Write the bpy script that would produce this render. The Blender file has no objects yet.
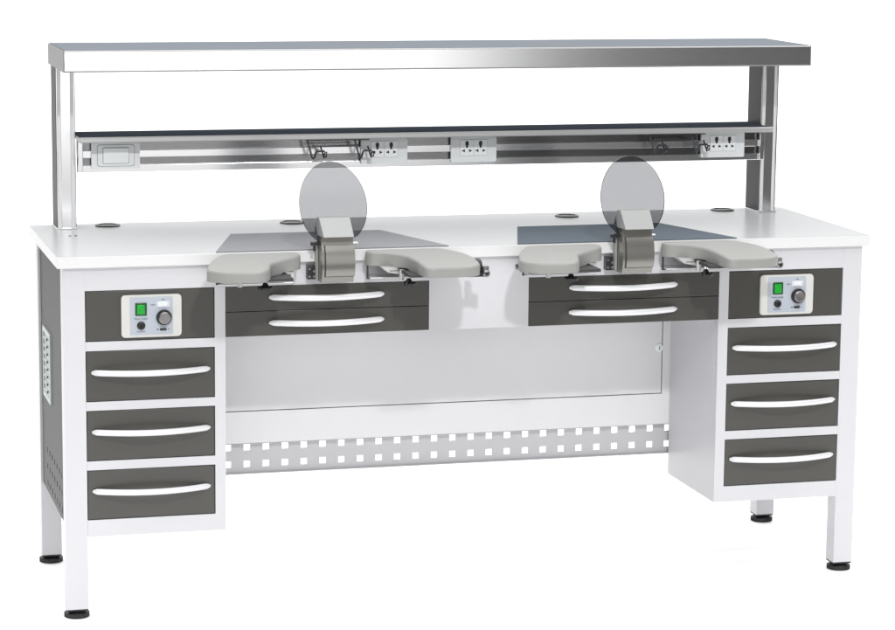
import bpy, bmesh, math
from mathutils import Vector, Matrix
S = bpy.context.scene
COL = S.collection

# ------------------------------------------------------------ materials
def new_mat(name):
    m = bpy.data.materials.new(name); m.use_nodes = True
    return m, m.node_tree.nodes, m.node_tree.links, m.node_tree.nodes['Principled BSDF']

def paint(name, rgb, rough=.35, metal=0.0, var=.03, scale=30, bump=.0, spec=.5, coat=0.0):
    """A paint or plastic: small tonal mottling and a fine powder-coat grain."""
    m, N, L, b = new_mat(name)
    tc = N.new('ShaderNodeTexCoord')
    n = N.new('ShaderNodeTexNoise'); n.inputs['Scale'].default_value = scale; n.inputs['Detail'].default_value = 4
    L.new(tc.outputs['Object'], n.inputs['Vector'])
    r = N.new('ShaderNodeMapRange'); r.inputs['To Min'].default_value = 1-var; r.inputs['To Max'].default_value = 1+var
    L.new(n.outputs['Fac'], r.inputs['Value'])
    mx = N.new('ShaderNodeMix'); mx.data_type = 'RGBA'; mx.blend_type = 'MULTIPLY'
    mx.inputs['Factor'].default_value = 1
    mx.inputs['A'].default_value = (*rgb, 1)
    L.new(r.outputs['Result'], mx.inputs['B'])
    L.new(mx.outputs['Result'], b.inputs['Base Color'])
    b.inputs['Roughness'].default_value = rough
    b.inputs['Metallic'].default_value = metal
    b.inputs['Specular IOR Level'].default_value = spec
    b.inputs['Coat Weight'].default_value = coat
    if bump:
        g = N.new('ShaderNodeTexNoise'); g.inputs['Scale'].default_value = 900; g.inputs['Detail'].default_value = 2
        L.new(tc.outputs['Object'], g.inputs['Vector'])
        bp = N.new('ShaderNodeBump'); bp.inputs['Strength'].default_value = bump; bp.inputs['Distance'].default_value = .0004
        L.new(g.outputs['Fac'], bp.inputs['Height']); L.new(bp.outputs['Normal'], b.inputs['Normal'])
    return m

def brushed(name, rgb, rough=.28, axis='x', var=.012):
    m, N, L, b = new_mat(name)
    tc = N.new('ShaderNodeTexCoord'); mp = N.new('ShaderNodeMapping')
    sc = {'x': (2, 300, 300), 'z': (300, 300, 2)}[axis]
    mp.inputs['Scale'].default_value = sc
    n = N.new('ShaderNodeTexNoise'); n.inputs['Scale'].default_value = 3; n.inputs['Detail'].default_value = 3
    L.new(tc.outputs['Object'], mp.inputs['Vector']); L.new(mp.outputs['Vector'], n.inputs['Vector'])
    r = N.new('ShaderNodeMapRange'); r.inputs['To Min'].default_value = rough-var; r.inputs['To Max'].default_value = rough+var
    L.new(n.outputs['Fac'], r.inputs['Value']); L.new(r.outputs['Result'], b.inputs['Roughness'])
    b.inputs['Base Color'].default_value = (*rgb, 1); b.inputs['Metallic'].default_value = 1
    return m

def knurl(name, dark, light, metal=.6, scale=1.0, rough=.4):
    """Extruded groove with a fine slanted ribbing."""
    m, N, L, b = new_mat(name)
    tc = N.new('ShaderNodeTexCoord'); mp = N.new('ShaderNodeMapping')
    mp.inputs['Rotation'].default_value = (0, math.radians(28), 0)
    L.new(tc.outputs['Object'], mp.inputs['Vector'])
    w = N.new('ShaderNodeTexWave'); w.bands_direction = 'Z'; w.inputs['Scale'].default_value = 70*scale
    w.inputs['Distortion'].default_value = 3; w.inputs['Detail'].default_value = 2
    w.inputs['Detail Scale'].default_value = 2
    L.new(mp.outputs['Vector'], w.inputs['Vector'])
    mx = N.new('ShaderNodeMix'); mx.data_type = 'RGBA'
    mx.inputs['A'].default_value = (*dark, 1); mx.inputs['B'].default_value = (*light, 1)
    L.new(w.outputs['Fac'], mx.inputs['Factor']); L.new(mx.outputs['Result'], b.inputs['Base Color'])
    b.inputs['Metallic'].default_value = metal; b.inputs['Roughness'].default_value = rough
    return m

WHITE = paint('white powder coat', (.53, .53, .55), .38, bump=.25, var=.012)
SIDE = paint('grey side sheet', (.085, .085, .086), .5, bump=.2, var=.02, spec=.08)
TOP = paint('pale grey laminate', (.375, .385, .39), .25, var=.01, scale=8, spec=.06)
EDGE = paint('white edge band', (.63, .63, .63), .35, var=.01)
BACKP = paint('light grey panel', (.65, .645, .66), .4, bump=.2, var=.015)
DRAWER = paint('dark taupe drawer front', (.052, .050, .045), .32, bump=.15, var=.04)
SEAM = paint('dark seam', (.03, .03, .03), .6)
HANDLE = paint('satin aluminium handle', (.66, .66, .67), .34, metal=.15, var=.01)
ALU = brushed('brushed aluminium', (.80, .80, .81), .20, 'x')
ALU2 = brushed('anodised rail', (.78, .78, .79), .20, 'x')
ALUV = brushed('brushed aluminium upright', (.74, .74, .75), .20, 'z')
ALUDARK = paint('dark side extrusion', (.050, .050, .052), .45, spec=.12)
SHELFTOP = paint('upper shelf top painted reflection', (.17, .185, .205), .5, var=.05, scale=6, spec=0)
SLATE = paint('dark slate shelf mat', (.045, .052, .062), .5, var=.08, scale=9, spec=0)
GROOVE = knurl('ribbed groove', (.10, .10, .10), (.38, .38, .38), 1.0, 1.0, .2)
SLOT = knurl('slotted strip', (.38, .38, .38), (.95, .95, .95), .1, 1.6, .45)
PAD = paint('warm grey moulded arm rest', (.25, .25, .24), .5, bump=.35, var=.02)
HOODM = paint('satin taupe metal', (.20, .195, .178), .25, metal=.6, var=.02)
HEADM = paint('light grey hood cover', (.345, .352, .348), .4, var=.02)
BLACK = paint('black rubber', (.008, .008, .009), .45)
BLACKP = paint('black plastic', (.015, .015, .016), .3)
CHROME = brushed('chrome', (.85, .85, .85), .15, 'x')
PLATE = paint('socket plastic', (.76, .78, .79), .3, var=.01)
PLATE2 = paint('socket face', (.84, .86, .87), .3, var=.01)
BEZEL = paint('control bezel', (.52, .52, .50), .35, var=.01)
PANELM = paint('control face', (.37, .40, .45), .35, var=.02)
GREEN = paint('green rocker', (.01, .30, .03), .2, spec=.7)
DISPLAY = paint('display window', (.55, .57, .60), .2)
INK = paint('grey print', (.08, .09, .11), .6)
KNOBM = brushed('knob metal', (.26, .25, .255), .35, 'x')
VENTD = paint('vent back', (.26, .29, .27), .5)
VENT = paint('pale green vent', (.36, .40, .37), .4)
HOOKM = paint('dark gunmetal wire', (.06, .06, .065), .3, metal=.6)
MAT1 = paint('grey work mat', (.245, .248, .262), .5, var=.03, scale=12, spec=.0)
MAT2 = paint('work mat with painted blue reflection', (.112, .130, .150), .5, var=.05, scale=12, spec=.0)  # cooler, darker tone stands in for what this mat reflects
FLOORM = paint('white studio floor', (.96, .96, .96), .6, var=.0)

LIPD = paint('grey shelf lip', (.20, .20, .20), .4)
LIPL = paint('pale highlight and outline', (.50, .50, .50), .35)
CAPM = paint('grey end cap', (.22, .22, .22), .45)
LIPS = paint('satin tray lip', (.48, .48, .48), .3, metal=.35)
STRIP = paint('perforated sheet', (.46, .455, .47), .4, var=.015)
BRKTD = paint('taupe bracket', (.26, .26, .245), .4)
BRKT = paint('zinc plated steel', (.55, .55, .55), .35, metal=.45, var=.04)

def glass_mat():
    m = bpy.data.materials.new('smoke tinted acrylic'); m.use_nodes = True
    N = m.node_tree.nodes; L = m.node_tree.links; N.clear()
    o = N.new('ShaderNodeOutputMaterial'); t = N.new('ShaderNodeBsdfTransparent'); t.inputs[0].default_value = (.55, .553, .562, 1)
    g = N.new('ShaderNodeBsdfGlossy'); g.inputs['Roughness'].default_value = .05; g.inputs[0].default_value = (.8, .8, .8, 1)
    mx = N.new('ShaderNodeMixShader'); f = N.new('ShaderNodeFresnel'); f.inputs[0].default_value = 1.4
    L.new(f.outputs[0], mx.inputs[0]); L.new(t.outputs[0], mx.inputs[1]); L.new(g.outputs[0], mx.inputs[2]); L.new(mx.outputs[0], o.inputs[0])
    return m
ACRYL = glass_mat()
RIM = paint('dark acrylic edge', (.02, .02, .022), .4)

# ------------------------------------------------------------ mesh helpers
def bx(bm, x0, x1, y0, y1, z0, z1, mi=0, bev=0.0, seg=2):
    vs = [bm.verts.new(p) for p in ((x0,y0,z0),(x1,y0,z0),(x1,y1,z0),(x0,y1,z0),(x0,y0,z1),(x1,y0,z1),(x1,y1,z1),(x0,y1,z1))]
    fs = [bm.faces.new([vs[i] for i in q]) for q in ((0,3,2,1),(4,5,6,7),(0,1,5,4),(1,2,6,5),(2,3,7,6),(3,0,4,7))]
    for f in fs: f.material_index = mi
    if bev:
        es = {e for f in fs for e in f.edges}
        r = bmesh.ops.bevel(bm, geom=list(es), offset=bev, segments=seg, affect='EDGES', profile=.5)
        for f in r['faces']: f.material_index = mi; f.smooth = True
    return bm

def prism(bm, pts, axis, a, b, mi=0, bev=0.0, smooth=False):
    """Extrude a closed 2D outline. axis 'x': pts=(y,z); 'y': pts=(x,z); 'z': pts=(x,y)."""
    def P(p, t):
        return {'x': (t, p[0], p[1]), 'y': (p[0], t, p[1]), 'z': (p[0], p[1], t)}[axis]
    A = [bm.verts.new(P(p, a)) for p in pts]; B = [bm.verts.new(P(p, b)) for p in pts]
    n = len(pts); fs = []
    fs.append(bm.faces.new(A)); fs.append(bm.faces.new(B[::-1]))
    for i in range(n):
        f = bm.faces.new((A[i], B[i], B[(i+1) % n], A[(i+1) % n])); f.smooth = smooth; fs.append(f)
    for f in fs: f.material_index = mi
    if bev:
        es = set(fs[0].edges) | set(fs[1].edges)
        r = bmesh.ops.bevel(bm, geom=list(es), offset=bev, segments=3, affect='EDGES', profile=.5)
        for f in r['faces']: f.smooth = True; f.material_index = mi
    bmesh.ops.recalc_face_normals(bm, faces=bm.faces[:])
    return bm

def lathe(bm, prof, c, axis='z', n=32, mi=0):
    """prof = [(radius, height)...] around axis through c."""
    rings = []
    for r, h in prof:
        ring = []
        for i in range(n):
            a = 2*math.pi*i/n; u, v = r*math.cos(a), r*math.sin(a)
            p = {'z': (u, v, h), 'y': (u, h, v), 'x': (h, u, v)}[axis]
            ring.append(bm.verts.new((p[0]+c[0], p[1]+c[1], p[2]+c[2])))
        rings.append(ring)
    for k in range(len(rings)-1):
        for i in range(n):
            f = bm.faces.new((rings[k][i], rings[k][(i+1) % n], rings[k+1][(i+1) % n], rings[k+1][i])); f.smooth = True; f.material_index = mi
    for R in (rings[0], rings[-1]):
        f = bm.faces.new(R); f.material_index = mi
    bmesh.ops.recalc_face_normals(bm, faces=bm.faces[:])
    return bm

def tube(bm, pts, ra, rb=None, n=12, up=Vector((0, 0, 1)), taper=None, mi=0):
    rb = rb or ra; P = [Vector(p) for p in pts]; rings = []
    for k, p in enumerate(P):
        d = (P[min(k+1, len(P)-1)] - P[max(k-1, 0)]).normalized()
        u = up if abs(d.dot(up)) < .95 else Vector((1, 0, 0))
        s = d.cross(u).normalized(); w = s.cross(d).normalized()
        t = taper[k] if taper else 1
        rings.append([bm.verts.new(p + s*math.cos(2*math.pi*i/n)*ra*t + w*math.sin(2*math.pi*i/n)*rb*t) for i in range(n)])
    for k in range(len(rings)-1):
        for i in range(n):
            f = bm.faces.new((rings[k][i], rings[k][(i+1) % n], rings[k+1][(i+1) % n], rings[k+1][i])); f.smooth = True; f.material_index = mi
    for R in (rings[0], rings[-1]):
        f = bm.faces.new(R); f.material_index = mi
    bmesh.ops.recalc_face_normals(bm, faces=bm.faces[:])
    return bm

def rounded(x0, x1, z0, z1, r, n=6):
    out = []
    for cx, cz, a0 in ((x1-r, z0+r, -90), (x1-r, z1-r, 0), (x0+r, z1-r, 90), (x0+r, z0+r, 180)):
        for i in range(n+1):
            a = math.radians(a0 + 90*i/n); out.append((cx+r*math.cos(a), cz+r*math.sin(a)))
    return out

def smooth_loop(pts, k=6):
    out = []; n = len(pts)
    for i in range(n):
        p0, p1, p2, p3 = (Vector(pts[(i+j-1) % n]) for j in range(4))
        for s in range(k):
            t = s/k
            out.append(tuple(.5*((2*p1)+(-p0+p2)*t+(2*p0-5*p1+4*p2-p3)*t*t+(-p0+3*p1-3*p2+p3)*t**3)))
    return out

def obj(name, bm, mats, parent=None, **props):
    me = bpy.data.meshes.new(name)
    bm.normal_update()
    for e in bm.edges:
        if len(e.link_faces) == 2 and e.calc_face_angle(0) > .6: e.smooth = False
    bm.to_mesh(me); bm.free()
    for m in (mats if isinstance(mats, (list, tuple)) else [mats]): me.materials.append(m)
    o = bpy.data.objects.new(name, me); COL.objects.link(o)
    if parent: o.parent = parent
    for k, v in props.items(): o[k] = v
    return o

def NB(): return bmesh.new()

def text(name, body, size, loc, mat, parent, depth=.0003):
    cu = bpy.data.curves.new(name, 'FONT'); cu.body = body; cu.size = size; cu.extrude = depth
    cu.align_x = 'CENTER'; cu.align_y = 'CENTER'
    t = bpy.data.objects.new(name, cu); COL.objects.link(t)
    dg = bpy.context.evaluated_depsgraph_get(); dg.update()
    me = bpy.data.meshes.new_from_object(t.evaluated_get(dg))
    bpy.data.objects.remove(t)
    me.transform(Matrix.Translation(loc) @ Matrix.Rotation(math.radians(90), 4, 'X'))
    me.materials.clear(); me.materials.append(mat)
    o = bpy.data.objects.new(name, me); COL.objects.link(o); o.parent = parent
    return o

# ------------------------------------------------------------ key sizes (metres)
D, ZT, ZB, ZL, FL = .581, .8684, .8414, .037, .0150
XL, YF, LW, YK = .9855, .0134, .0498, .5307
CX = .6105; CZ = .209

bench = bpy.data.objects.new('dental_workbench', None); COL.objects.link(bench)
bench['label'] = 'long white two-seat dental laboratory bench with dark drawers and a raised aluminium rack'
bench['category'] = 'workbench'

# desktop: laminate slab with white edge band, cable grommets ------------------
bm = NB(); bx(bm, -1, 1, 0, D, ZB, ZT, bev=.002)
for f in bm.faces:
    f.material_index = 0 if f.normal.z > .9 else 1
desk = obj('desktop', bm, [TOP, EDGE], bench)
for gx, gy in ((-.812, .528), (-.352, .497), (.371, .492), (.817, .538)):
    bm = NB(); lathe(bm, [(.031, 0), (.031, .0025), (.029, .004), (.024, .004), (.023, .0022), (.001, .0022)], (gx, gy, ZT))
    prism(bm, rounded(gx-.008, gx+.008, gy-.022, gy-.004, .004), 'z', ZT+.0022, ZT+.003, 1)
    obj('cable_grommet', bm, [BLACKP, BLACK], desk)
for sx in (-.926, -.912):
    bm = NB(); lathe(bm, [(.0035, 0), (.0035, .001), (.002, .0015)], (sx, .358, ZT), n=12)
    obj('screw', bm, HOOKM, desk)

# legs and feet --------------------------------------------------------------
for sx in (-1, 1):
    for y0 in (YF, YK):
        x0, x1 = sorted((sx*XL, sx*(XL-LW)))
        bm = NB(); bx(bm, x0, x1, y0, y0+.048, ZL, ZB, bev=.0004)
        leg = obj('leg', bm, WHITE, bench)
        bm = NB(); bx(bm, x0+.001, x1-.001, y0+.001, y0+.047, ZL-.004, ZL)
        c = ((x0+x1)/2, y0+.024, FL)
        lathe(bm, [(.008, .0185), (.008, .015)], c, n=12)
        lathe(bm, [(.024, 0), (.0275, .002), (.0285, .006), (.0275, .011), (.022, .014), (.008, .016)], c, n=28)
        for i in range(28):
            a = 2*math.pi*i/28
            lathe(bm, [(.0016, .001), (.0016, .011)], (c[0]+.028*math.cos(a), c[1]+.028*math.sin(a), FL), n=6)
        obj('foot', bm, BLACK, leg)

# front frames: two drawer cabinets -------------------------------------------
ROWS = [(.668, .7868), (.5275, .6468), (.388, .5072), (.2485, .3670)]
for s in (-1, 1):
    xa, xb = sorted((s*(XL-LW), s*CX))              # opening side stile
    xi0, xi1 = sorted((s*.9355, s*.6355))
    bm = NB()
    # inner stile, outer sliver, rails, carcass skin
    a, b = sorted((s*CX, s*.6355)); bx(bm, a, b, YF, YF+.02, CZ, .7868)
    zs = [CZ] + [v for r in ROWS[::-1] for v in r] 
    for z0, z1 in ((CZ, .2485), (.3670, .388), (.5072, .5275), (.6468, .668)):
        bx(bm, xi0, xi1, YF, YF+.02, z0, z1)
    # inner side wall, floor, back, in thin sheet
    a, b = sorted((s*CX, s*(CX+.0015))); bx(bm, a, b, YF+.02, .347, CZ, ZB-.0002)
    a, b = sorted((s*(CX+.0015), s*.9355)); bx(bm, a, b, YF+.02, .347, CZ, CZ+.002)
    bx(bm, a, b, .345, .347, CZ+.002, ZB-.001)
    cab = obj('cabinet', bm, WHITE, bench)
    bm = NB(); bx(bm, *sorted((s*CX, s*(CX-.0008))), YF+.022, .325, .425, .664, 0, .0003)
    obj('inner_cover', bm, WHITE, cab)
    for k, (z0, z1) in enumerate(ROWS):
        bm = NB(); bx(bm, xi0+.0015, xi1-.0015, YF+.0015, YF+.018, z0+.0015, z1-.0015, bev=.0015)
        if k == 0:
            front = obj('control_front', bm, DRAWER, bench)
            cx = s*.7845 + (0.0015 if s > 0 else .001); cz = .7255; y = YF
            bm = NB(); prism(bm, rounded(cx-.0695, cx+.0695, cz-.0495, cz+.049, .008), 'y', y-.005, y+.0016, bev=.0015)
            bz = obj('control_box', bm, BEZEL, bench)
            bm = NB(); prism(bm, rounded(cx-.0495, cx+.0495, cz-.0435, cz+.0435, .002), 'y', y-.0062, y-.0049)
            obj('control_face', bm, PANELM, bz)
            fy = y-.0062
            bm = NB(); bx(bm, cx-.038, cx-.011, fy-.002, fy+.001, cz+.001, cz+.031, 0, .0012)
            bx(bm, cx-.034, cx-.016, fy-.0045, fy-.0015, cz+.005, cz+.027, 1, .001)
            obj('rocker_switch', bm, [paint('dark green frame', (.008, .06, .015), .3), GREEN], bz)
            bm = NB(); lathe(bm, [(.0095, -.0), (.0095, -.003), (.0065, -.0055), (.0045, -.0055), (.0045, -.002), (.0002, -.002)], (cx-.0245, fy, cz-.022), 'y', 24)
            obj('jack_socket', bm, BLACK, bz)
            bm = NB(); lathe(bm, [(.0175, 0), (.0175, -.006), (.0165, -.0075)], (cx+.0285, fy, cz-.004), 'y', 36, 0)
            lathe(bm, [(.0145, -.0075), (.0138, -.015), (.012, -.0162), (.0005, -.0158)], (cx+.0285, fy, cz-.004), 'y', 36, 1)
            for i in range(24):
                a = 2*math.pi*i/24
                lathe(bm, [(.0012, -.001), (.0012, -.0065)], (cx+.0285+.0174*math.cos(a), fy, cz-.004+.0174*math.sin(a)), 'y', 6, 0)
            obj('speed_knob', bm, [BLACKP, KNOBM], bz)
            bm = NB(); bx(bm, cx+.012, cx+.041, fy-.0012, fy+.0005, cz+.02, cz+.034, 0, .0006)
            disp = obj('display', bm, DISPLAY, bz)
            bm = NB(); bx(bm, cx+.019, cx+.034, fy-.0025, fy+.0005, cz-.0345, cz-.0295, 0, .0006)
            obj('slide_switch', bm, BLACKP, bz)
            text('lettering', '000', .0125, (cx+.0265, fy-.0014, cz+.027), PLATE2, bz)
            text('lettering', 'Power Supply', .0056, (cx-.0245, fy-.0002, cz-.006), INK, bz)
            text('lettering', 'Foot Switch', .0042, (cx-.0245, fy-.0002, cz-.036), INK, bz)
            text('lettering', 'rpm', .006, (cx+.003, fy-.0002, cz+.026), INK, bz)
            bm = NB(); prism(bm, [(cx+.0225, cz+.0365), (cx+.0305, cz+.0365), (cx+.0265, cz+.0395)], 'y', fy-.0002, fy+.0002)
            obj('printed_mark', bm, INK, bz); bm = NB()
            bx(bm, cx+.012, cx+.016, fy-.0002, fy+.0002, cz-.034, cz-.0305)
            obj('printed_mark', bm, INK, bz); bm = NB()
            bx(bm, cx+.037, cx+.041, fy-.0002, fy+.0002, cz-.0332, cz-.0315)
            obj('printed_mark', bm, INK, bz)
        else:
            dr = obj('drawer', bm, DRAWER, bench)
            zc = (z0+z1)/2 + .0095; xc = (xi0+xi1)/2
            bm = NB(); pts = []; tp = []
            for i in range(33):
                t = -1 + 2*i/32; pts.append((xc + .137*t, YF-.002-.034*(1-t*t), zc)); tp.append(.45+.55*min(1, (1-abs(t))*14)**.5 if abs(t) < 1 else .45)
            tube(bm, pts, .0055, .0072, 16, taper=tp)
            obj('handle', bm, HANDLE, dr)

# front apron: strip under the desktop and centre plate ----------------------
bm = NB()
bx(bm, -.9357, .9357, YF+.0003, YF+.02, .7868, ZB-.0002)
bx(bm, -.1215, .1245, YF+.0003, YF+.02, .668, .7868)
obj('front_apron', bm, WHITE, bench)

# knee-space drawers -----------------------------------------------------------
for x0, x1, hx in ((-.6105, -.1218, -.370), (.1248, .6105, .363)):
    for z0, z1, hz in ((.7275, .7860, .7592), (.668, .7262, .6992)):
        bm = NB(); bx(bm, x0+.001, x1-.0005, YF+.0012, YF+.018, z0, z1, bev=.001)
        dr = obj('drawer', bm, DRAWER, bench)
        bm = NB(); pts = []; tp = []
        for i in range(33):
            t = -1 + 2*i/32; pts.append((hx+.137*t, YF-.002-.034*(1-t*t), hz)); tp.append(.45+.55*min(1, (1-abs(t))*14)**.5)
        tube(bm, pts, .0055, .0072, 16, taper=tp)
        obj('handle', bm, HANDLE, dr)
    bm = NB(); bx(bm, x0+.003, x1-.003, YF+.02, .340, .670, .784)
    obj('drawer_box', bm, WHITE, bench)

# rear modesty panel with door, lock and perforated strip ---------------------
YP = .3475
bm = NB()
bx(bm, -.935, -.6125, YP, YP+.018, .341, ZB-.001)
bx(bm, .5895, .935, YP, YP+.018, .341, ZB-.001)
bx(bm, -.6125, .5895, YP, YP+.018, .341, .4205)
bx(bm, -.6125, .5895, YP+.012, YP+.018, .4205, ZB-.001)
obj('rear_panel', bm, BACKP, bench)
bm = NB(); bx(bm, -.6115, .5872, YP, YP+.0115, .4228, ZB-.002, bev=.0006)
door = obj('panel_door', bm, BACKP, bench)
bm = NB(); lathe(bm, [(.0105, .001), (.0105, -.002), (.0085, -.003), (.002, -.003)], (.5795, YP, .541), 'y', 28)
bx(bm, .5787, .5803, YP-.0036, YP-.0025, .536, .546, 1)
obj('lock', bm, [PLATE, SEAM], door)

def perforated(bm, u0, u1, z0, z1, holes_u, holes_z, h, place, thick):
    """A sheet with square holes, as a grid of cells; holes are left open and walled."""
    us = sorted({u0, u1} | {c+d for c in holes_u for d in (-h/2, h/2)})
    zs = sorted({z0, z1} | {c+d for c in holes_z for d in (-h/2, h/2)})
    hole = lambda a, b: any(abs((us[a]+us[a+1])/2-c) < 1e-6 for c in holes_u) and any(abs((zs[b]+zs[b+1])/2-c) < 1e-6 for c in holes_z)
    V = {}
    def v(i, j, k):
        if (i, j, k) not in V: V[i, j, k] = bm.verts.new(place(us[i], zs[j], k*thick))
        return V[i, j, k]
    for i in range(len(us)-1):
        for j in range(len(zs)-1):
            if hole(i, j):
                for (a, b), (c, d) in (((i, j), (i+1, j)), ((i+1, j), (i+1, j+1)), ((i+1, j+1), (i, j+1)), ((i, j+1), (i, j))):
                    bm.faces.new((v(a, b, 0), v(c, d, 0), v(c, d, 1), v(a, b, 1)))
            else:
                for k in (0, 1):
                    q = [v(i, j, k), v(i+1, j, k), v(i+1, j+1, k), v(i, j+1, k)]
                    bm.faces.new(q if k == 0 else q[::-1])
    bmesh.ops.recalc_face_normals(bm, faces=bm.faces[:])

bm = NB()
hx = [-.0120 + .04815*k for k in range(-18, 19)]
perforated(bm, -.93, .93, .2615, .3405, hx, [.3265, .284], .0158, lambda u, z, t: (u, YP+.020+t, z), .0012)
bx(bm, -.93, .93, YP+.008, YP+.020, .2605, .2622)
bx(bm, -.93, .93, YP+.0185, YP+.0212, .3402, .352)
obj('perforated_strip', bm, STRIP, bench)

# side sheets with vent and three rows of square holes ---------------------------
for s in (-1, 1):
    bm = NB()
    perforated(bm, YF+.048, YK, .225, ZB-.001, [.085+.049*k for k in range(8)], [.331, .289, .247], .0135,
               lambda u, z, t: (s*(XL-.006-t), u, z), .0015)
    side = obj('side_panel', bm, SIDE, bench)
    xx = s*(XL-.006)
    bm = NB()
    a, b = sorted((xx, xx+s*.004))
    y0, y1, z0, z1, w = .315, .468, .463, .636, .012
    bx(bm, a, b, y0, y0+w, z0, z1); bx(bm, a, b, y1-w, y1, z0, z1)
    bx(bm, a, b, y0+w, y1-w, z0, z0+w); bx(bm, a, b, y0+w, y1-w, z1-w, z1)
    bx(bm, *sorted((xx+s*.0002, xx+s*.001)), y0+w, y1-w, z0+w, z1-w, 2)
    for k in range(8):
        z = z0+w+.009+k*.0185
        prism(bm, [(xx+s*.001, z), (xx+s*.0038, z-.006), (xx+s*.0038, z-.0072), (xx+s*.001, z-.0012)], 'y', y0+w, y1-w)
        bx(bm, *sorted((xx+s*.001, xx+s*.0042)), y0+w+.055, y0+w+.062, z-.004, z+.001, 1)
    obj('vent_grille', bm, [VENT, SIDE, VENTD], side)

# uprights -------------------------------------------------------------------------
Z0, Z1 = 1.268, 1.3177
for s in (-1, 1):
    x0, x1 = sorted((s*.942, s*.8946))
    bm = NB()
    yf, yb = .479, .571
    # core, with ribbed corner strips let into grooves on the front edges
    bx(bm, x0+.0115, x1-.0115, yf, yb, ZT, Z0, 0, .0008)              # centre rib
    for q0, q1 in ((x0+.0040, x0+.0115), (x1-.0115, x1-.0040)):
        bx(bm, q0, q1, yf+.0014, yb-.002, ZT, Z0, 1)
    for q0, q1 in ((x0+.001, x0+.0040), (x1-.0040, x1-.001)):
        bx(bm, q0, q1, yf+.0002, yb-.0006, ZT, Z0, 0, .0006)
    bx(bm, x0, x0+.001, yf+.0012, yb-.0008, ZT, Z0, 2)                # side skins
    bx(bm, x1-.001, x1, yf+.0012, yb-.0008, ZT, Z0, 2)
    post = obj('upright', bm, [ALUV, SLOT, ALUDARK], bench)
    bm = NB(); bx(bm, x0-.002, x1+.002, yf-.002, yb+.002, ZT, ZT+.004, 0, .001)
    obj('base_cap', bm, CHROME, post)

# upper shelf ----------------------------------------------------------------------
ys, yb = .2799, .5892
bm = NB()
bx(bm, -.9437, .9437, ys, yb, Z0+.0008, Z1-.0004, 0, .0012)
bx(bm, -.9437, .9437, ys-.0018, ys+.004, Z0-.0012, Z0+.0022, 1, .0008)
bx(bm, -.9437, .9437, ys-.0010, ys+.003, Z1-.0030, Z1+.0004, 2, .0010)  # pale bar painted as the highlight along the top front edge
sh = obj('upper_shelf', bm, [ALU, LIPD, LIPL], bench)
for s in (-1, 1):
    bm = NB(); bx(bm, *sorted((s*.9437, s*.9462)), ys-.0015, yb+.001, Z0-.001, Z1+.0004, 0, .0008)
    obj('shelf_end_cap', bm, CAPM, sh)
bm = NB(); bx(bm, -.943, .943, ys+.004, yb-.004, Z1, Z1+.0012)  # sheet added over the metal; its blue-grey stands in for the reflection
obj('shelf_top_sheet', bm, SHELFTOP, sh)

# lower shelf: shallow tray with rolled front lip ------------------------------------
bm = NB()
prism(bm, [(.392, 1.0905), (.392, 1.0992), (.3945, 1.1015), (.399, 1.1015), (.4, 1.099), (.568, 1.099), (.568, 1.0925), (.402, 1.0925), (.40, 1.0880), (.394, 1.0880)], 'x', -.8943, .8943, smooth=False)
ls = obj('lower_shelf', bm, LIPS, bench)
bm = NB(); bx(bm, -.893, .893, .4015, .566, 1.0992, 1.1004)
obj('shelf_top_sheet', bm, SLATE, ls)

# power rail -------------------------------------------------------------------------
bm = NB()
RX = .8935
bx(bm, -RX, RX, .466, .475, 1.011, 1.0925, 0)
for z0, z1 in ((1.0845, 1.0920), (1.0455, 1.0635), (1.0105, 1.0275)):
    bx(bm, -RX, RX, .455, .466, z0, z1, 0, .0012)
bx(bm, -RX, RX, .4645, .4659, 1.0275, 1.0455, 1)
bx(bm, -RX, RX, .4645, .4659, 1.0635, 1.0845, 1)
rail = obj('power_rail', bm, [ALU2, GROOVE], bench)
for s in (-1, 1):
    a, b = sorted((s*.8935, s*.8815)); bm = NB(); bx(bm, a, b, .446, .454, 1.012, 1.087, 0, .001)
    obj('rail_end_bracket', bm, ALUV, rail)

def pin(bm, x, z, y):
    prism(bm, rounded(x-.0028, x+.0028, z+.001, z+.019, .0027), 'y', y-.0006, y+.0003, 1)
    bx(bm, x-.0045, x+.0045, y-.0007, y+.0003, z+.008, z+.0165, 1, .0003)
    for s in (-1, 1):
        prism(bm, [(x+s*.0135, z-.006), (x+s*.0055, z-.002), (x+s*.0055, z-.010)], 'y', y-.0006, y+.0003, 1)

PY = .455
for x0, x1 in ((-.186, -.067), (.047, .166), (.719, .838)):
    bm = NB(); prism(bm, rounded(x0, x1, 1.0195, 1.0835, .003), 'y', PY-.008, PY+.001, bev=.0015)
    so = obj('power_socket', bm, PLATE, rail)
    bm = NB(); fx0, fx1 = x0+.024, x0+.094
    bx(bm, fx0-.0008, fx1+.0008, PY-.0084, PY-.0078, 1.0352, 1.0770, 2)
    for a, b in ((fx0, (fx0+fx1)/2-.0005), ((fx0+fx1)/2+.0005, fx1)):
        bx(bm, a, b, PY-.0095, PY-.0075, 1.036, 1.076, 0, .0006)
        pin(bm, (a+b)/2, 1.0545, PY-.0095)
    obj('socket_face', bm, [PLATE2, BLACK, LIPL], so)
bm = NB(); prism(bm, rounded(-.8605, -.742, 1.0195, 1.0835, .003), 'y', PY-.008, PY+.001, bev=.0015)
sw = obj('power_switch', bm, PLATE, rail)
bm = NB(); prism(bm, rounded(-.8468, -.7552, 1.0252, 1.0788, .0065), 'y', PY-.0084, PY-.0078, 2)
prism(bm, rounded(-.8457, -.7563, 1.0263, 1.0777, .006), 'y', PY-.0096, PY-.0080, 0, bev=.0006)
prism(bm, rounded(-.8332, -.7688, 1.0318, 1.0717, .002), 'y', PY-.0100, PY-.0090, 2)
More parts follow.
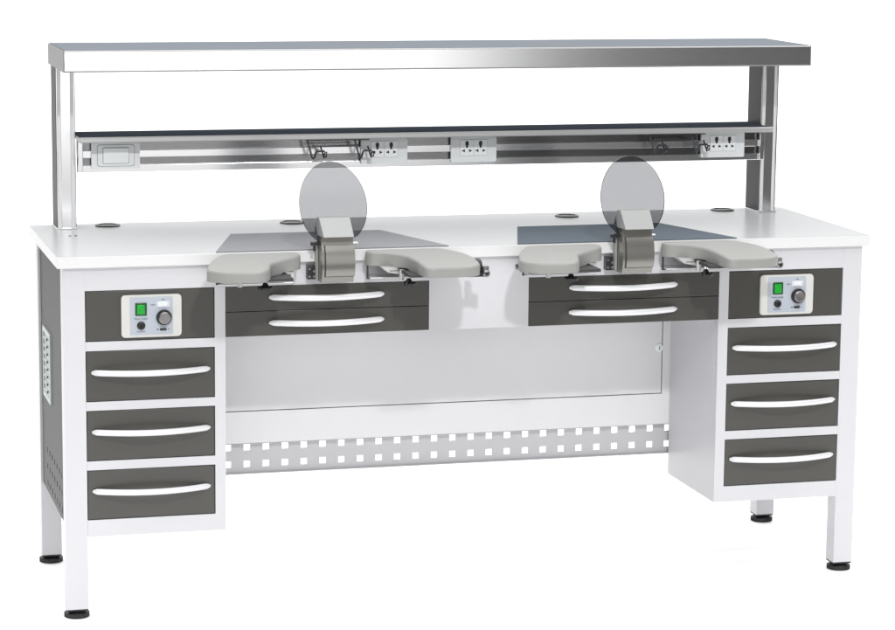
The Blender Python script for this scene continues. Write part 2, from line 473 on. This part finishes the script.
prism(bm, [(PY-.0101, 1.033), (PY-.0150, 1.070), (PY-.009, 1.0705), (PY-.009, 1.033)], 'x', -.832, -.770, 1)
obj('rocker', bm, [PLATE, PLATE2, LIPD], sw)

# tool hooks under the lower shelf -------------------------------------------------
def hook_bracket(xa, xb):
    y = .42
    bm = NB()
    bx(bm, xa-.004, xb+.004, y-.004, y+.014, 1.0825, 1.0875, 0, .0008)
    bx(bm, xa+.012, xb-.022, y-.001, y+.002, 1.0680, 1.0715, 0, .0006)
    o = obj('hook_bracket', bm, HOOKM, bench)
    for x in (xa, xb-.034):
        bm = NB()
        tube(bm, [(x, y, 1.086), (x+.006, y-.004, 1.062), (x+.011, y-.008, 1.041), (x+.0145, y-.01, 1.0385), (x+.017, y-.01, 1.043), (x+.019, y-.012, 1.053), (x+.021, y-.014, 1.0575), (x+.040, y-.014, 1.058), (x+.043, y-.012, 1.055), (x+.040, y-.008, 1.042)], .0018, .0026, 8)
        tube(bm, [(x+.034, y, 1.068), (x+.038, y-.006, 1.052), (x+.041, y-.01, 1.040), (x+.046, y-.012, 1.044), (x+.047, y-.012, 1.056)], .0018, .0024, 8)
        obj('hook', bm, HOOKM, o)
hook_bracket(-.330, -.176)
hook_bracket(.566, .714)

# ------------------------------------------------ the two work places
def pad_mesh(outl, cx, side):
    pts = smooth_loop(outl, 7)
    bm = NB()
    top = [bm.verts.new((cx+x, y, .868+.06*y)) for x, y in pts]
    bot = []
    n = len(pts)
    def low(x, y): return .8300 + (.003 if y > -.1 else .0)
    rimb = [bm.verts.new((cx+x, y, low(x, y))) for x, y in pts]
    ft = bm.faces.new(top); fb = bm.faces.new(rimb[::-1])
    for i in range(n):
        f = bm.faces.new((rimb[i], rimb[(i+1) % n], top[(i+1) % n], top[i])); f.smooth = True
    bmesh.ops.recalc_face_normals(bm, faces=bm.faces[:])
    r = bmesh.ops.bevel(bm, geom=list(ft.edges), offset=.007, segments=5, affect='EDGES', profile=.5)
    for f in r['faces']: f.smooth = True
    return bm

PL = [(-.084, -.014), (-.084, -.055), (-.125, -.092), (-.163, -.130), (-.180, -.185), (-.205, -.222), (-.255, -.219), (-.292, -.208), (-.316, -.185), (-.317, -.155), (-.296, -.085), (-.268, -.030), (-.245, -.012), (-.16, -.010)]
PR = [(.089, -.010), (.17, -.007), (.255, -.009), (.292, -.045), (.312, -.095), (.314, -.16), (.305, -.205), (.275, -.228), (.22, -.230), (.178, -.226), (.172, -.185), (.171, -.14), (.158, -.083), (.125, -.045), (.09, -.028)]

def knob(parent, x, y):
    bm = NB()
    lathe(bm, [(.0045, .812), (.005, .8185), (.0035, .8205)], (x, y, .0), n=16, mi=1)
    lathe(bm, [(.0035, .812), (.0065, .807), (.009, .801), (.0115, .798)], (x, y, 0), n=16)
    for i in range(6):
        a = math.pi*i/3
        lathe(bm, [(.0048, .794), (.0055, .800), (.003, .803)], (x+.0125*math.cos(a), y+.0125*math.sin(a), 0), n=10)
    lathe(bm, [(.012, .795), (.013, .800), (.006, .803)], (x, y, 0), n=20)
    obj('clamp_knob', bm, [BLACKP, CHROME], parent)

for uc in (-.366, .366):
    for sd, outl in ((-1, PL), (1, PR)):
        pad = obj('arm_rest', pad_mesh(outl, uc, sd), PAD, bench)
        # underside carrier: plate darkened as a shadow gap, slotted bar, thin rod
        bm = NB()
        if sd < 0:
            bx(bm, uc-.295, uc-.12, -.165, -.05, .8225, .8298, 1, .001)  # coloured dark to stand for the shaded gap below the pad
            bx(bm, uc-.275, uc-.10, -.060, YF, .8060, .8100, 0, .001)
            prism(bm, [(uc-.205, .8105), (uc-.098, .8105), (uc-.098, .8285), (uc-.165, .8290)], 'y', -.062, YF-.001, 0)
            for k, x in enumerate((-.163, -.146)): lathe(bm, [(.0035, 0), (.0035, -.0008)], (uc+x, -.062, .820-.001*k), 'y', 12, 1)
            bx(bm, uc-.127, uc-.105, -.0628, -.0618, .8195, .8225, 1)
            tube(bm, [(uc-.275, -.06, .8035), (uc-.10, -.06, .8035)], .0016, n=8)
            lathe(bm, [(.006, .806), (.006, .830)], (uc-.235, -.12, 0), n=14, mi=0)
            lathe(bm, [(.006, .802), (.006, .812)], (uc-.272, -.05, 0), n=10, mi=1)
        else:
            bx(bm, uc+.150, uc+.265, -.165, -.05, .8225, .8298, 1, .001)  # dark colour gives the shaded gap here too
            bx(bm, uc+.0865, uc+.0905, -.012, -.008, .8010, .8330, 1)
            bx(bm, uc+.0865, uc+.235, -.012, -.008, .7985, .8010, 1)
            bx(bm, uc+.0905, uc+.235, -.030, YF, .8015, .8045, 0, .0008)
            prism(bm, [(uc+.11, .8330), (uc+.245, .8330), (uc+.225, .8165), (uc+.155, .8145), (uc+.125, .8205)], 'y', -.060, -.010, 0)
            lathe(bm, [(.0055, .806), (.0055, .830)], (uc+.152, -.085, 0), n=14, mi=0)
            bx(bm, uc+.13, uc+.20, -.0606, -.0602, .8230, .8245, 1)
            for x in (.168, .182, .196): lathe(bm, [(.002, 0), (.002, -.0008)], (uc+x, -.0605, .8195), 'y', 10, 1)
        obj('carrier_plate', bm, [BRKT, SEAM], pad)
        knob(pad, uc-.172 if sd < 0 else uc+.166, -.098)
        if sd > 0:                                      # swivel joint at the outer end
            bm = NB()
            lathe(bm, [(.019, .000), (.0205, .004), (.0205, .012), (.017, .016)], (uc+.324, -.092, .832), 'x', 28, 0)
            lathe(bm, [(.0085, .812), (.0085, .836)], (uc+.346, -.112, 0), n=18, mi=1)
            lathe(bm, [(.0085, 0), (.0085, -.010), (.005, -.014)], (uc+.346, -.112, .820), 'y', 20, 1)
            lathe(bm, [(.004, -.0142), (.0035, -.0146)], (uc+.346, -.112, .820), 'y', 12, 0)
            bx(bm, uc+.300, uc+.338, -.118, -.096, .812, .820, 0, .002)
            obj('swivel_joint', bm, [BLACKP, KNOBM], pad)
    # suction hood ------------------------------------------------------------------
    # body: curved front shell, profile in (y,z)
    xa, xb = uc-.0315, uc+.0440
    def yc(z): return -.0525 - .0125*max(0, 1-((z-.842)/.048)**2)
    prof = [(-.004, .8000)] + [(yc(.8+.108*i/24), .8+.108*i/24) for i in range(25)] + [(-.004, .9080)]
    bm = NB(); prism(bm, prof, 'x', xa, xb, 0, .0, smooth=True)
    hood = obj('suction_hood', bm, HOODM, bench)
    # raised front flap following the curve with rounded lower edge
    def shell(bm, x0, x1, pr, out, mi=0):
        A = [bm.verts.new((x0, y-out, z)) for y, z in pr]; B = [bm.verts.new((x1, y-out, z)) for y, z in pr]
        A2 = [bm.verts.new((x0, y+.001, z)) for y, z in pr]; B2 = [bm.verts.new((x1, y+.001, z)) for y, z in pr]
        n = len(pr)
        for i in range(n-1):
            f = bm.faces.new((A[i], B[i], B[i+1], A[i+1])); f.smooth = True; f.material_index = mi
            bm.faces.new((A[i], A[i+1], A2[i+1], A2[i])).material_index = mi
            bm.faces.new((B[i], B2[i], B2[i+1], B[i+1])).material_index = mi
        bm.faces.new((A[0], A2[0], B2[0], B[0])).material_index = mi
        bm.faces.new((A[-1], B[-1], B2[-1], A2[-1])).material_index = mi
        bmesh.ops.recalc_face_normals(bm, faces=bm.faces[:])
    curve = [(yc(z), z) for z in [.8155+.0715*i/20 for i in range(21)]]
    bm = NB(); shell(bm, xa+.008, xb+.0015, curve, .0040)
    obj('hood_flap', bm, HOODM, hood)
    bm = NB(); shell(bm, xa+.0055, xa+.0078, curve, .0016)
    bx(bm, xa+.0055, xb, yc(.815)-.0016, -.052, .8138, .8156)
    obj('flap_seam', bm, SEAM, hood)
    # head: tapered light cover
    bm = NB()
    xh0, xh1 = uc-.0410, uc+.0345
    v = [bm.verts.new(p) for p in (
        (xh0+.010, -.078, .908), (xh1+.006, -.078, .908), (xh1+.006, -.004, .908), (xh0-.004, -.004, .895),
        (xh0+.002, -.060, .952), (xh1+.000, -.060, .952), (xh1-.001, -.040, .9525), (xh0+.001, -.040, .9525))]
    v[3].co.z = .908; v[3].co.x = xh0+.002
    for q in ((0,3,2,1),(4,5,6,7),(0,1,5,4),(1,2,6,5),(2,3,7,6),(3,0,4,7)): bm.faces.new([v[i] for i in q])
    bmesh.ops.recalc_face_normals(bm, faces=bm.faces[:])
    r = bmesh.ops.bevel(bm, geom=bm.edges[:], offset=.0016, segments=3, affect='EDGES', profile=.5)
    obj('hood_head', bm, HEADM, hood)
    # smoke acrylic shield, a tilted oval behind the head
    bm = NB(); a, b, th = .0795, .1000, math.radians(12)
    N = 72; ring = []
    for i in range(N):
        t = 2*math.pi*i/N; ex, ez = a*math.cos(t), b*math.sin(t)
        ex *= 1-.055*ez/b
        if ez < -.088: ez = -.088
        ring.append((uc+.001 + ex*math.cos(th) - ez*math.sin(th), .980 + ex*math.sin(th) + ez*math.cos(th)))
    y0 = -.030
    prism(bm, ring, 'y', y0, y0+.005, 0)
    for f in bm.faces:
        f.material_index = 1 if abs(f.normal.y) < .5 else 0
    obj('shield', bm, [ACRYL, RIM], hood)
    bm = NB()
    bx(bm, uc-.052, uc-.030, -.034, -.024, .8830, .8935, 0, .002)
    bx(bm, uc-.046, uc-.040, -.032, -.026, .8705, .884, 0, .001)
    obj('shield_clip', bm, BLACKP, hood)
    bm = NB(); bx(bm, uc+.040, uc+.060, -.034, -.026, .8870, .8900, 0, .001)
    obj('shield_clip', bm, PLATE2, hood)
    # side block and latch plate on the apron, left of the hood
    bm = NB(); bx(bm, xa-.005, xa-.0002, -.022, -.0005, .803, .880, 0, .0015)
    obj('hood_bracket', bm, BRKTD, hood)
    bm = NB(); bx(bm, uc-.0540, uc-.0335, -.006, YF, .801, .833, 0, .001)
    for x, z in ((-.0490, .826), (-.0490, .808), (-.0390, .820), (-.0390, .808)):
        lathe(bm, [(.0030, 0), (.0024, -.0015)], (uc+x, -.006, z), 'y', 14, 1)
    obj('latch_plate', bm, [BLACKP, CHROME], hood)

# work mats lying on the desktop ----------------------------------------------------
def matpts(c): return [(c-.273, .0035), (c+.284, .0035), (c+.191, .310), (c-.183, .305)]
for c, m, lab in ((-.361, MAT1, 'neutral grey trapezoid work mat on the desktop at the left seat'),
                  (.365, MAT2, 'trapezoid work mat, blue reflection painted into its grey, on the desktop at the right seat')):
    bm = NB(); prism(bm, matpts(c), 'z', ZT+.0004, ZT+.0024, 0)
    obj('work_mat', bm, m, None, label=lab, category='work mat', group='work mats on the desktop')

# ------------------------------------------------ studio floor, light, world
bm = NB(); bx(bm, -2.6, 60, -2.1, 150, FL-.02, FL)
obj('floor', bm, FLOORM, None, kind='structure')

def area(name, loc, target, sx, sy, power, col=(1, 1, 1), spread=180):
    l = bpy.data.lights.new(name, 'AREA'); l.shape = 'RECTANGLE'; l.size = sx; l.size_y = sy
    l.energy = power; l.color = col; l.spread = math.radians(spread)
    o = bpy.data.objects.new(name, l); COL.objects.link(o); o.location = loc
    o.rotation_euler = (Vector(target)-Vector(loc)).to_track_quat('-Z', 'Y').to_euler()
    return o
area('softbox_front', (-1.35, -7.6, 1.9), (-1.35, 0, 1.9), 7.4, 3.6, 150)
area('key_light', (-.45, -5.6, 4.7), (-.1, 0, .7), .30, .30, 210)

w = bpy.data.worlds.new('World'); S.world = w; w.use_nodes = True
N = w.node_tree.nodes; L = w.node_tree.links
bg = N['Background']; tc = N.new('ShaderNodeTexCoord'); sp = N.new('ShaderNodeSeparateXYZ')
L.new(tc.outputs['Generated'], sp.inputs[0])
mr = N.new('ShaderNodeMapRange'); mr.interpolation_type = 'SMOOTHSTEP'
mr.inputs['From Min'].default_value = .0; mr.inputs['From Max'].default_value = .6
mr.inputs['To Min'].default_value = .10; mr.inputs['To Max'].default_value = 1.25
L.new(sp.outputs['Y'], mr.inputs['Value'])
mz = N.new('ShaderNodeMapRange'); mz.interpolation_type = 'SMOOTHSTEP'
mz.inputs['From Min'].default_value = .45; mz.inputs['From Max'].default_value = .85
mz.inputs['To Min'].default_value = 0; mz.inputs['To Max'].default_value = 2.45
L.new(sp.outputs['Z'], mz.inputs['Value'])
ad = N.new('ShaderNodeMath'); ad.operation = 'ADD'
L.new(mr.outputs['Result'], ad.inputs[0]); L.new(mz.outputs['Result'], ad.inputs[1])
L.new(ad.outputs[0], bg.inputs['Strength']); bg.inputs[0].default_value = (1, 1, 1, 1)

# ------------------------------------------------ camera
cam = bpy.data.cameras.new('camera'); co = bpy.data.objects.new('camera', cam); COL.objects.link(co)
f, cxp, cyp, Wp, Hp = 2605.84, 444.02, 305.57, 895., 630.
cam.sensor_fit = 'HORIZONTAL'; cam.sensor_width = 36; cam.lens = f/Wp*36
cam.shift_x = (Wp/2-cxp)/Wp; cam.shift_y = (cyp-Hp/2)/Wp
cam.clip_start = .1; cam.clip_end = 200
yaw, pitch, roll = -0.264168, -0.159631, 0.009435
fw = Vector((-math.sin(yaw)*math.cos(pitch), math.cos(yaw)*math.cos(pitch), math.sin(pitch)))
r0 = Vector((math.cos(yaw), math.sin(yaw), 0)); u0 = r0.cross(fw)
r = r0*math.cos(roll)+u0*math.sin(roll); u = -r0*math.sin(roll)+u0*math.cos(roll)
M = Matrix(((r.x, u.x, -fw.x, -1.678932), (r.y, u.y, -fw.y, -5.879563), (r.z, u.z, -fw.z, 1.708506), (0, 0, 0, 1)))
co.matrix_world = M
S.camera = co
S.view_settings.view_transform = 'Standard'; S.view_settings.look = 'None'
S.view_settings.exposure = 0; S.view_settings.gamma = 1
S.cycles.max_bounces = 8; S.cycles.transparent_max_bounces = 16
S.render.resolution_x = 1024; S.render.resolution_y = 721
